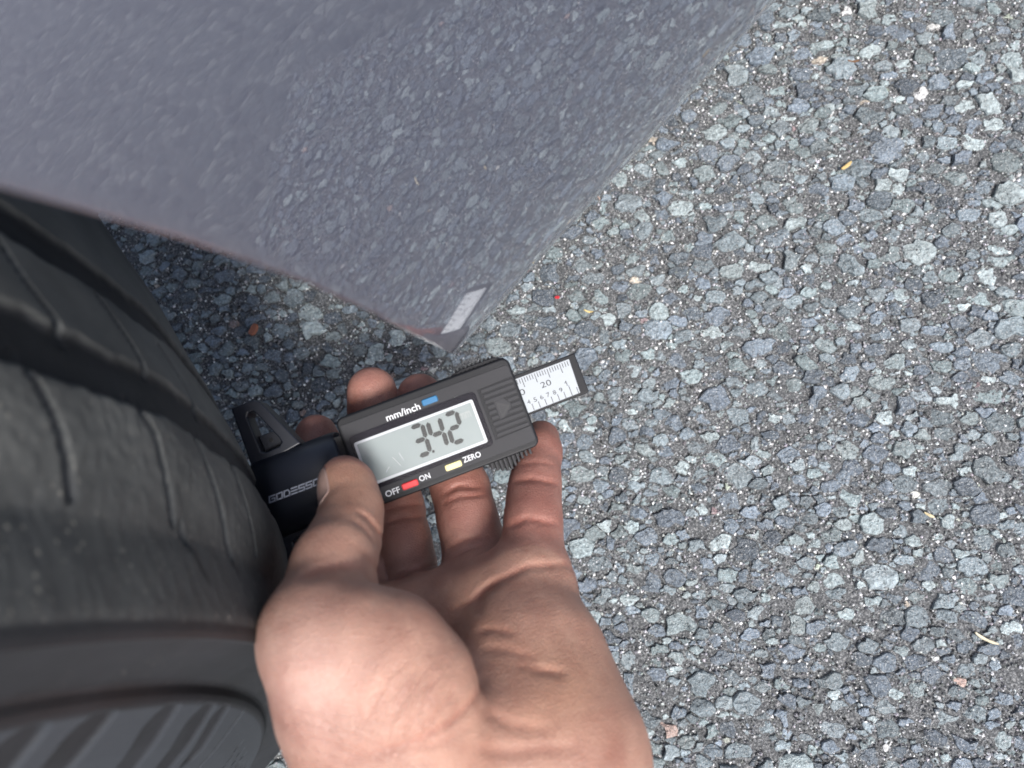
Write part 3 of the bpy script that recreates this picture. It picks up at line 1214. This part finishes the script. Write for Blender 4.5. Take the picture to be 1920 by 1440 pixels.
fingers = {
    'index': [JP(700, 1180, .222, 60), JP(684, 1090, .234, 53), JP(655, 990, .247, 48), JP(615, 885, .258, 43), JP(593, 816, .262, 39)],
    'middle': [JP(788, 1160, .226, 60), JP(766, 1075, .236, 53), JP(743, 955, .246, 49), JP(712, 820, .2505, 47), JP(697, 734, .2500, 46)],
    'ring': [JP(905, 1110, .220, 64), JP(888, 1020, .230, 55), JP(864, 918, .2415, 51), JP(818, 805, .2500, 46), JP(787, 742, .2520, 42)],
    'pinky': [JP(1004, 1085, .206, 66), JP(999, 995, .216, 50), JP(1001, 930, .226, 46), JP(1008, 862, .238, 39), JP(1015, 822, .247, 34)],
    'thumb': [JP(588, 1172, .160, 90), JP(628, 1055, .176, 69), JP(650, 1003, .187, 57), JP(661, 955, .196, 48), JP(651, 912, .203, 43), JP(643, 895, .206, 37)],
}
palm = [
    (JP(690, 1180, .212, 70), JP(800, 1170, .218, 76)),
    (JP(800, 1170, .218, 78), JP(905, 1140, .212, 78)),
    (JP(905, 1140, .212, 78), JP(980, 1118, .204, 76)),
    (JP(800, 1190, .214, 95), JP(850, 1420, .197, 165)),
    (JP(920, 1180, .206, 98), JP(930, 1420, .192, 175)),
    (JP(982, 1112, .203, 76), JP(1002, 1250, .188, 126)),
    (JP(1002, 1250, .188, 126), JP(1016, 1430, .173, 188)),
    (JP(1016, 1430, .173, 188), JP(960, 1700, .166, 195)),
    (JP(690, 1200, .205, 75), JP(730, 1400, .185, 160)),
]
# thumb pad: a cushion whose inner outline is given in pixels at depth PD
PD, PR, DOME = .157, .0135, .0045
PADP = [(618, 1210), (628, 1242), (643, 1310), (680, 1400), (700, 1470), (760, 1740), (900, 1740), (850, 1480), (796, 1350), (774, 1276), (728, 1222), (668, 1208)]
PADP = np.array([pix(x, y, PD)[:2] for x, y in PADP])


def cushion(P):
    x, y = P[:, 0], P[:, 1]
    best = np.full(len(P), 1e9); sgn = np.ones(len(P))
    n = len(PADP)
    for i in range(n):
        a, b = PADP[i], PADP[(i + 1) % n]
        e = b - a
        wx, wy = x - a[0], y - a[1]
        t = np.clip((wx * e[0] + wy * e[1]) / (e @ e), 0, 1)
        best = np.minimum(best, (wx - e[0] * t) ** 2 + (wy - e[1] * t) ** 2)
        c1 = y >= a[1]; c2 = y < b[1]; c3 = e[0] * wy > e[1] * wx
        fl = (c1 & c2 & c3) | (~c1 & ~c2 & ~c3)
        sgn = np.where(fl, -sgn, sgn)
    d2 = np.sqrt(best) * sgn
    cx_, cy_ = pix(700, 1320, PD)[:2]
    rr = ((x - cx_) / .026) ** 2 + ((y - cy_) / .034) ** 2
    z = P[:, 2] + PD - DOME * np.exp(-rr * 1.1)
    return np.hypot(np.maximum(d2, 0), np.abs(z)) - PR


thenar = [(JP(700, 1262, .170, 140), JP(770, 1420, .170, 165)), (JP(770, 1420, .170, 165), JP(840, 1720, .166, 185))]
wrist = [
    (JP(830, 1640, .162, 200), JP(945, 1640, .168, 200)),
    (JP(840, 1700, .162, 190), JP(850, 2900, .150, 230)),
    (JP(960, 1700, .168, 190), JP(990, 2900, .156, 240)),
]


def smin(a, b, k):
    h = np.maximum(k - np.abs(a - b), 0) / k
    return np.minimum(a, b) - h * h * k * .25


def cone(P, A, B):
    a = np.array(A[:3], np.float32); b = np.array(B[:3], np.float32); r1, r2 = A[3], B[3]
    ba = b - a
    l2 = float(ba @ ba); rr = r1 - r2
    a2 = l2 - rr * rr
    if a2 <= 0:                              # one sphere swallows the other
        c, r = (a, r1) if r1 > r2 else (b, r2)
        return np.linalg.norm(P - c, axis=-1) - r
    il2 = 1 / l2
    pa = P - a
    y = pa @ ba
    z = y - l2
    x2 = pa * l2 - y[:, None] * ba
    x2 = np.einsum('ij,ij->i', x2, x2)
    y2, z2 = y * y * l2, z * z * l2
    k = np.sign(rr) * rr * rr * x2
    out = (np.sqrt(x2 * a2 * il2) + y * rr) * il2 - r1
    c1 = np.sign(z) * a2 * z2 > k
    c2 = np.sign(y) * a2 * y2 < k
    out = np.where(c2, np.sqrt(x2 + y2) * il2 - r1, out)
    out = np.where(c1, np.sqrt(x2 + z2) * il2 - r2, out)
    return out


# flexion creases and folds, drawn where they lie: (pixels, depth range, depth mm, width px)
CREASES = [
    ([(718, 962), (750, 948), (800, 945)], (.22, .26), .9, 4), ([(716, 985), (750, 972), (806, 968)], (.22, .26), .8, 4),
    ([(720, 1090), (760, 1072), (800, 1063), (826, 1058)], (.2, .25), 1.1, 5), ([(735, 1095), (770, 1075)], (.2, .25), .8, 4),
    ([(826, 930), (860, 912), (905, 915)], (.21, .26), 1.0, 4), ([(826, 945), (862, 932), (912, 928)], (.21, .26), .9, 4), ([(830, 918), (880, 906), (900, 908)], (.21, .26), .5, 3),
    ([(838, 1030), (870, 1012), (925, 1008)], (.2, .25), 1.0, 5), ([(842, 1048), (880, 1030), (918, 1020)], (.2, .25), .7, 4),
    ([(958, 903), (1000, 898), (1048, 908)], (.19, .25), 1.0, 5), ([(965, 872), (1010, 866), (1046, 874)], (.2, .25), .5, 4),
    ([(946, 990), (990, 972), (1050, 985)], (.18, .24), 1.1, 6),
    # heart and head lines, life line
    ([(830, 1152), (880, 1130), (930, 1092), (990, 1062), (1060, 1058), (1090, 1075)], (.15, .23), .95, 7),
    ([(730, 1092), (790, 1075), (835, 1050)], (.18, .25), .8, 5),
    ([(900, 1215), (950, 1218), (1010, 1238)], (.16, .23), .55, 8), ([(890, 1185), (925, 1180), (970, 1190)], (.16, .23), .7, 6),
    ([(912, 1260), (890, 1310), (840, 1355), (780, 1388), (720, 1405), (650, 1415)], (.1, .2), 1.1, 7),
    ([(940, 1090), (905, 1110), (890, 1150)], (.17, .24), .8, 10),
    # thumb joint and thenar wrinkles
    ([(665, 955), (690, 972), (712, 1000), (721, 1020)], (.14, .21), .9, 4), ([(655, 972), (685, 992), (705, 1025)], (.14, .21), .5, 4),
    ([(675, 1030), (700, 1058), (712, 1080)], (.12, .2), .6, 6), ([(560, 1085), (600, 1070), (650, 1062), (690, 1068)], (.1, .18), 1.1, 11),
    ([(790, 1245), (760, 1290), (735, 1345), (715, 1375)], (.1, .17), .45, 5), ([(815, 1265), (800, 1310), (770, 1350), (740, 1378)], (.1, .17), .45, 5),
    ([(735, 1250), (705, 1310), (690, 1360)], (.1, .17), .3, 5), ([(850, 1280), (845, 1305), (825, 1330), (790, 1362)], (.1, .17), .5, 5),
    ([(620, 1430), (720, 1418), (830, 1390), (900, 1350)], (.1, .19), .5, 8), ([(600, 1404), (700, 1396), (800, 1366)], (.1, .17), .3, 6),
    ([(900, 1330), (960, 1360), (1040, 1370)], (.12, .2), .5, 12), ([(860, 1400), (950, 1410), (1100, 1400)], (.12, .2), .5, 12),
    ([(1000, 1250), (1060, 1270)], (.12, .2), .4, 9), ([(960, 1240), (1010, 1258), (1070, 1262)], (.12, .2), .5, 8),
]


def seg_px(u, v, pts):
    """distance in pixels to a crease and a weight that dies away at its ends"""
    best = np.full(u.shape, 1e9); pos = np.zeros(u.shape)
    L = [math.hypot(b[0] - a[0], b[1] - a[1]) for a, b in zip(pts[:-1], pts[1:])]
    tot = sum(L); acc = 0
    for (x0, y0), (x1, y1), l in zip(pts[:-1], pts[1:], L):
        dx, dy = x1 - x0, y1 - y0
        t = np.clip(((u - x0) * dx + (v - y0) * dy) / (dx * dx + dy * dy), 0, 1)
        e = np.hypot(u - x0 - t * dx, v - y0 - t * dy)
        m = e < best
        best = np.where(m, e, best); pos = np.where(m, (acc + t * l) / tot, pos)
        acc += l
    return best, np.clip(np.minimum(pos, 1 - pos) * 4, 0, 1) ** .7


def hand_sdf(P, creases=True):
    P = P.astype(np.float32)
    pal = None
    for A, B in palm:
        d = cone(P, A, B)
        pal = d if pal is None else smin(pal, d, .009)
    wr = None
    for A, B in wrist:
        d = cone(P, A, B)
        wr = d if wr is None else smin(wr, d, .012)
    pal = smin(pal, wr, .010)
    the = None
    for A, B in thenar:
        d = cone(P, A, B)
        the = d if the is None else smin(the, d, .007)
    the = smin(the, cushion(P), .006)
    th = None
    for A, B in zip(fingers['thumb'][:-1], fingers['thumb'][1:]):
        d = cone(P, A, B)
        th = d if th is None else smin(th, d, .006)
    the_full = smin(the, th, .007)
    body = smin(pal, the_full, .007)
    out = body
    for nme in ('index', 'middle', 'ring', 'pinky'):
        ch = fingers[nme]
        fd = None
        for A, B in zip(ch[:-1], ch[1:]):
            d = cone(P, A, B)
            fd = d if fd is None else smin(fd, d, .004)
        # soft pads bulge between the joints
        for A, B in zip(ch[1:-1], ch[2:]):
            mid = [(A[i] + B[i]) / 2 for i in range(3)]
            mid[2] += .0012
            r = (A[3] + B[3]) / 2
            fd = smin(fd, np.linalg.norm(P - np.array(mid, np.float32), axis=-1) - r * .98, .004)
        out = np.minimum(out, smin(pal, fd, .007))
    if creases:
        z = np.maximum(-P[:, 2], .02)
        u = 960 + F * P[:, 0] / z; v = 720 - F * P[:, 1] / z
        for pts, (d0, d1), amp, wpx in CREASES:
            m = (z > d0) & (z < d1) & (np.abs(out) < .006)
            xs = [p[0] for p in pts]; ys = [p[1] for p in pts]
            m &= (u > min(xs) - 30) & (u < max(xs) + 30) & (v > min(ys) - 30) & (v < max(ys) + 30)
            if not m.any(): continue
            e, tp = seg_px(u[m], v[m], pts)
            out[m] += (amp * .00075 * tp * np.exp(-(e / wpx) ** 2)).astype(np.float32)
    return out


def surface(lo, hi, hstep):
    lo = np.array(lo); hi = np.array(hi)
    cs = 8
    n = np.ceil((hi - lo) / (hstep * cs)).astype(int)
    hc = hstep * cs
    cgrid = np.stack(np.meshgrid(*[np.arange(k + 1) for k in n], indexing='ij'), -1)
    cpos = cgrid.reshape(-1, 3) * hc + lo
    cd = hand_sdf(cpos, False).reshape(n + 1)
    cen = np.stack(np.meshgrid(*[np.arange(k) + .5 for k in n], indexing='ij'), -1).reshape(-1, 3) * hc + lo
    cdm = hand_sdf(cen, False).reshape(n)
    act = np.abs(cdm) < hc * .95 + .002
    N = n * cs + 1
    D = np.where(np.repeat(np.repeat(np.repeat(cdm, cs, 0), cs, 1), cs, 2) < 0, -1.0, 1.0).astype(np.float32)
    D = np.pad(D, ((0, 1),) * 3, mode='edge')
    mask = np.zeros(N, bool)
    for i, j, k in np.argwhere(act):
        mask[i * cs:i * cs + cs + 1, j * cs:j * cs + cs + 1, k * cs:k * cs + cs + 1] = True
    idx = np.argwhere(mask)
    vals = np.empty(len(idx), np.float32)
    for s in range(0, len(idx), 400000):
        vals[s:s + 400000] = hand_sdf(idx[s:s + 400000] * hstep + lo)
    D[tuple(idx.T)] = vals
    neg = D < 0
    # active cells
    cnt = np.zeros(np.array(N) - 1, np.int8)
    for dx in (0, 1):
        for dy in (0, 1):
            for dz in (0, 1):
                cnt += neg[dx:N[0] - 1 + dx, dy:N[1] - 1 + dy, dz:N[2] - 1 + dz]
    ac = np.argwhere((cnt > 0) & (cnt < 8))
    cid = np.full(cnt.shape, -1, np.int64)
    cid[tuple(ac.T)] = np.arange(len(ac))
    acc = np.zeros((len(ac), 3)); num = np.zeros(len(ac))
    cor = [(a, b, c) for a in (0, 1) for b in (0, 1) for c in (0, 1)]
    for a in cor:
        for axis in range(3):
            if a[axis]: continue
            b = list(a); b[axis] = 1
            va = D[ac[:, 0] + a[0], ac[:, 1] + a[1], ac[:, 2] + a[2]]
            vb = D[ac[:, 0] + b[0], ac[:, 1] + b[1], ac[:, 2] + b[2]]
            cr = (va < 0) != (vb < 0)
            t = np.where(cr, va / np.where(cr, va - vb, 1), 0)
            p = np.tile(np.array(a, float), (len(ac), 1))
            p[:, axis] += t
            acc[cr] += p[cr]; num[cr] += 1
    V = (ac + acc / num[:, None]) * hstep + lo
    quads = []
    for axis in range(3):
        o1, o2 = [k for k in range(3) if k != axis]
        s0 = [slice(None)] * 3; s1 = [slice(None)] * 3
        s0[axis] = slice(0, -1); s1[axis] = slice(1, None)
        A, B = neg[tuple(s0)], neg[tuple(s1)]
        e = np.argwhere(A != B)
        e = e[(e[:, o1] > 0) & (e[:, o2] > 0) & (e[:, o1] < N[o1] - 1) & (e[:, o2] < N[o2] - 1)]
        flip = A[tuple(e.T)]
        c = []
        for da, db in ((-1, -1), (0, -1), (0, 0), (-1, 0)):
            q = e.copy(); q[:, o1] += da; q[:, o2] += db
            c.append(cid[tuple(q.T)])
        q = np.stack(c, 1)
        if axis == 1: flip = ~flip
        q[~flip] = q[~flip][:, ::-1]
        quads.append(q)
    Q = np.concatenate(quads)
    return V, Q[(Q >= 0).all(1)]


lo = np.array([-.085, -.300, -.275]); hi = np.array([.060, .012, -.100])
V, Q = surface(lo, hi, .00075)
# tint: pinker finger pads and creases, paler heel, browner thumb tip
zc = -V[:, 2]
pu, pv = 960 + F * V[:, 0] / zc, 720 - F * V[:, 1] / zc
base = np.tile(np.array([.352, .200, .150]), (len(V), 1))
pinkf = np.clip((1120 - pv) / 140, 0, 1)[:, None] * (zc > .2)[:, None]
base = base * (1 - pinkf) + np.array([.305, .150, .120]) * pinkf
brown = np.exp(-((pu - 650) / 60) ** 2 - ((pv - 910) / 55) ** 2)[:, None] * (zc < .215)[:, None]
base = base * (1 - .5 * brown) + .5 * brown * np.array([.36, .19, .125])
pale = np.exp(-((pu - 560) / 120) ** 2 - ((pv - 1290) / 140) ** 2)[:, None] * (zc < .18)[:, None]
base = base * (1 - .75 * pale) + .75 * pale * np.array([.50, .325, .275])
oc = np.exp(-((pu - 1050) / 90) ** 2 - ((pv - 1290) / 100) ** 2)[:, None]
base = base * (1 - .4 * oc) + .4 * oc * np.array([.48, .265, .165])
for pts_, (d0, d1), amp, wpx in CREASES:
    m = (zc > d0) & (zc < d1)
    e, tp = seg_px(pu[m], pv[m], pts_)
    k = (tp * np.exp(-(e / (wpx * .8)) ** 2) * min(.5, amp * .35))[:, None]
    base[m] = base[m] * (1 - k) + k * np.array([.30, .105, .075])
mole = ((np.hypot(pu - 1092, (pv - 1104) * .75) < 4) & (zc < .21))
base[mole] = (.07, .03, .025)
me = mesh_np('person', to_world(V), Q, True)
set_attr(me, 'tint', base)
fold_a = np.exp(-((pu - 770) / 95) ** 2 - ((pv - 1310) / 75) ** 2) * (zc < .18)
fold_b = np.exp(-((pu - 610) / 110) ** 2 - ((pv - 1390) / 60) ** 2) * (zc < .18)
set_attr(me, 'folds', np.stack([fold_a, fold_b, 0 * fold_a], 1))
hand = link('person', me, SKIN)
tag(hand, "bare left hand, palm up, thumb and fingers holding the black gauge", 'hand')
hand.modifiers.new('soft', 'SMOOTH').iterations = 2
hand.modifiers['soft'].factor = .35

# thumbnail: curved plate over the outer side of the last thumb joint
A, B = np.array(fingers['thumb'][3][:3]), np.array(fingers['thumb'][5][:3])
axis = (B - A) / np.linalg.norm(B - A)
back = np.array([-.86, .12, .42]); back -= (back @ axis) * axis; back /= np.linalg.norm(back)
side = np.cross(axis, back)
nv, nf, ndir = [], [], []
nA, nB = 19, 17
for i in range(nA):
    a = i / (nA - 1)                         # along: 0 root, 1 free edge
    for j in range(nB):
        q = j / (nB - 1) * 2 - 1
        L = -.0005 + a * .0150
        L += (.0016 * q * q * (1 - a * 2) if a < .5 else -.0020 * q * q * (a - .5) * 2)
        ph = q * .62 * (1 - .12 * (abs(a * 2 - 1)) ** 3)
        ndir.append(back * math.cos(ph) + side * math.sin(ph))
        nv.append(A + axis * L)
nv, ndir = np.array(nv), np.array(ndir)
tr_ = np.full(len(nv), .014)
for _ in range(60):
    tr_ -= np.clip(hand_sdf(nv + ndir * tr_[:, None], False), -.001, .001)
nv = nv + ndir * (tr_ + .00022)[:, None]
for i in range(nA - 1):
    for j in range(nB - 1):
        nf.append((i * nB + j, i * nB + j + 1, (i + 1) * nB + j + 1, (i + 1) * nB + j))
nail = link('fingernail', mesh_np('fingernail', to_world(nv), nf, True), NAIL, hand)
nail.modifiers.new('t', 'SOLIDIFY').thickness = .0004

# ------------------------------------------------------------------ small litter on the asphalt
def litter(name, px, py, L, B, T_, ang, col, label, cat, curve=0.0):
    m = mat_plastic(name + '_surface', col, .6, 900, .2)
    p = ground_hit(px, py)
    n = 9
    vs, fs = [], []
    for i in range(n):
        t = i / (n - 1) * 2 - 1
        w = B * (1 - .55 * abs(t) ** 3) * random.uniform(.85, 1.1)
        for sx_, sz in ((-1, 0), (-.6, 1), (.6, 1), (1, 0), (.6, -1), (-.6, -1)):
            vs.append((t * L, sx_ * w + curve * t * t * L, sz * T_ + .0006 * math.sin(t * 2 + px)))
    for i in range(n - 1):
        for k in range(6):
            a, b = i * 6 + k, i * 6 + (k + 1) % 6
            fs.append((a, b, b + 6, a + 6))
    fs += [tuple(range(6))[::-1], tuple(range((n - 1) * 6, n * 6))]
    o = link(name, mesh_np(name, vs, fs, False), m)
    o.location = (p[0], p[1], .0042 + T_)
    o.rotation_euler = (0, .06, math.radians(ang))
    return tag(o, label, cat)


litter('brick_chip', 483, 622, .0036, .0028, .0012, 60, (.30, .105, .055), 'small orange brown chip on dark asphalt beside the tyre', 'chip')
litter('plastic_fleck', 1046, 562, .0014, .0010, .0006, 20, (.45, .02, .03), 'tiny red fleck on the asphalt above the gauge beam', 'fleck')
litter('straw_piece', 1104, 588, .0026, .0006, .0004, -12, (.55, .42, .18), 'short yellow straw bit right of the red fleck', 'straw', .15)
litter('straw_piece', 1583, 318, .0032, .0010, .0005, 35, (.50, .36, .15), 'golden straw scrap high on the right of the asphalt', 'straw', .1)
litter('straw_piece', 1735, 966, .0024, .0007, .0005, -30, (.60, .50, .30), 'pale straw scrap near the right edge of the asphalt', 'straw', .1)
litter('twig', 1595, 124, .0030, .0007, .0006, -8, (.16, .085, .045), 'thin reddish brown twig near the top of the asphalt', 'twig', .1)
litter('leaf_scrap', 1840, 1196, .0056, .0008, .0005, -28, (.52, .46, .33), 'slim cream leaf sliver at lower right of the asphalt', 'leaf', .12)
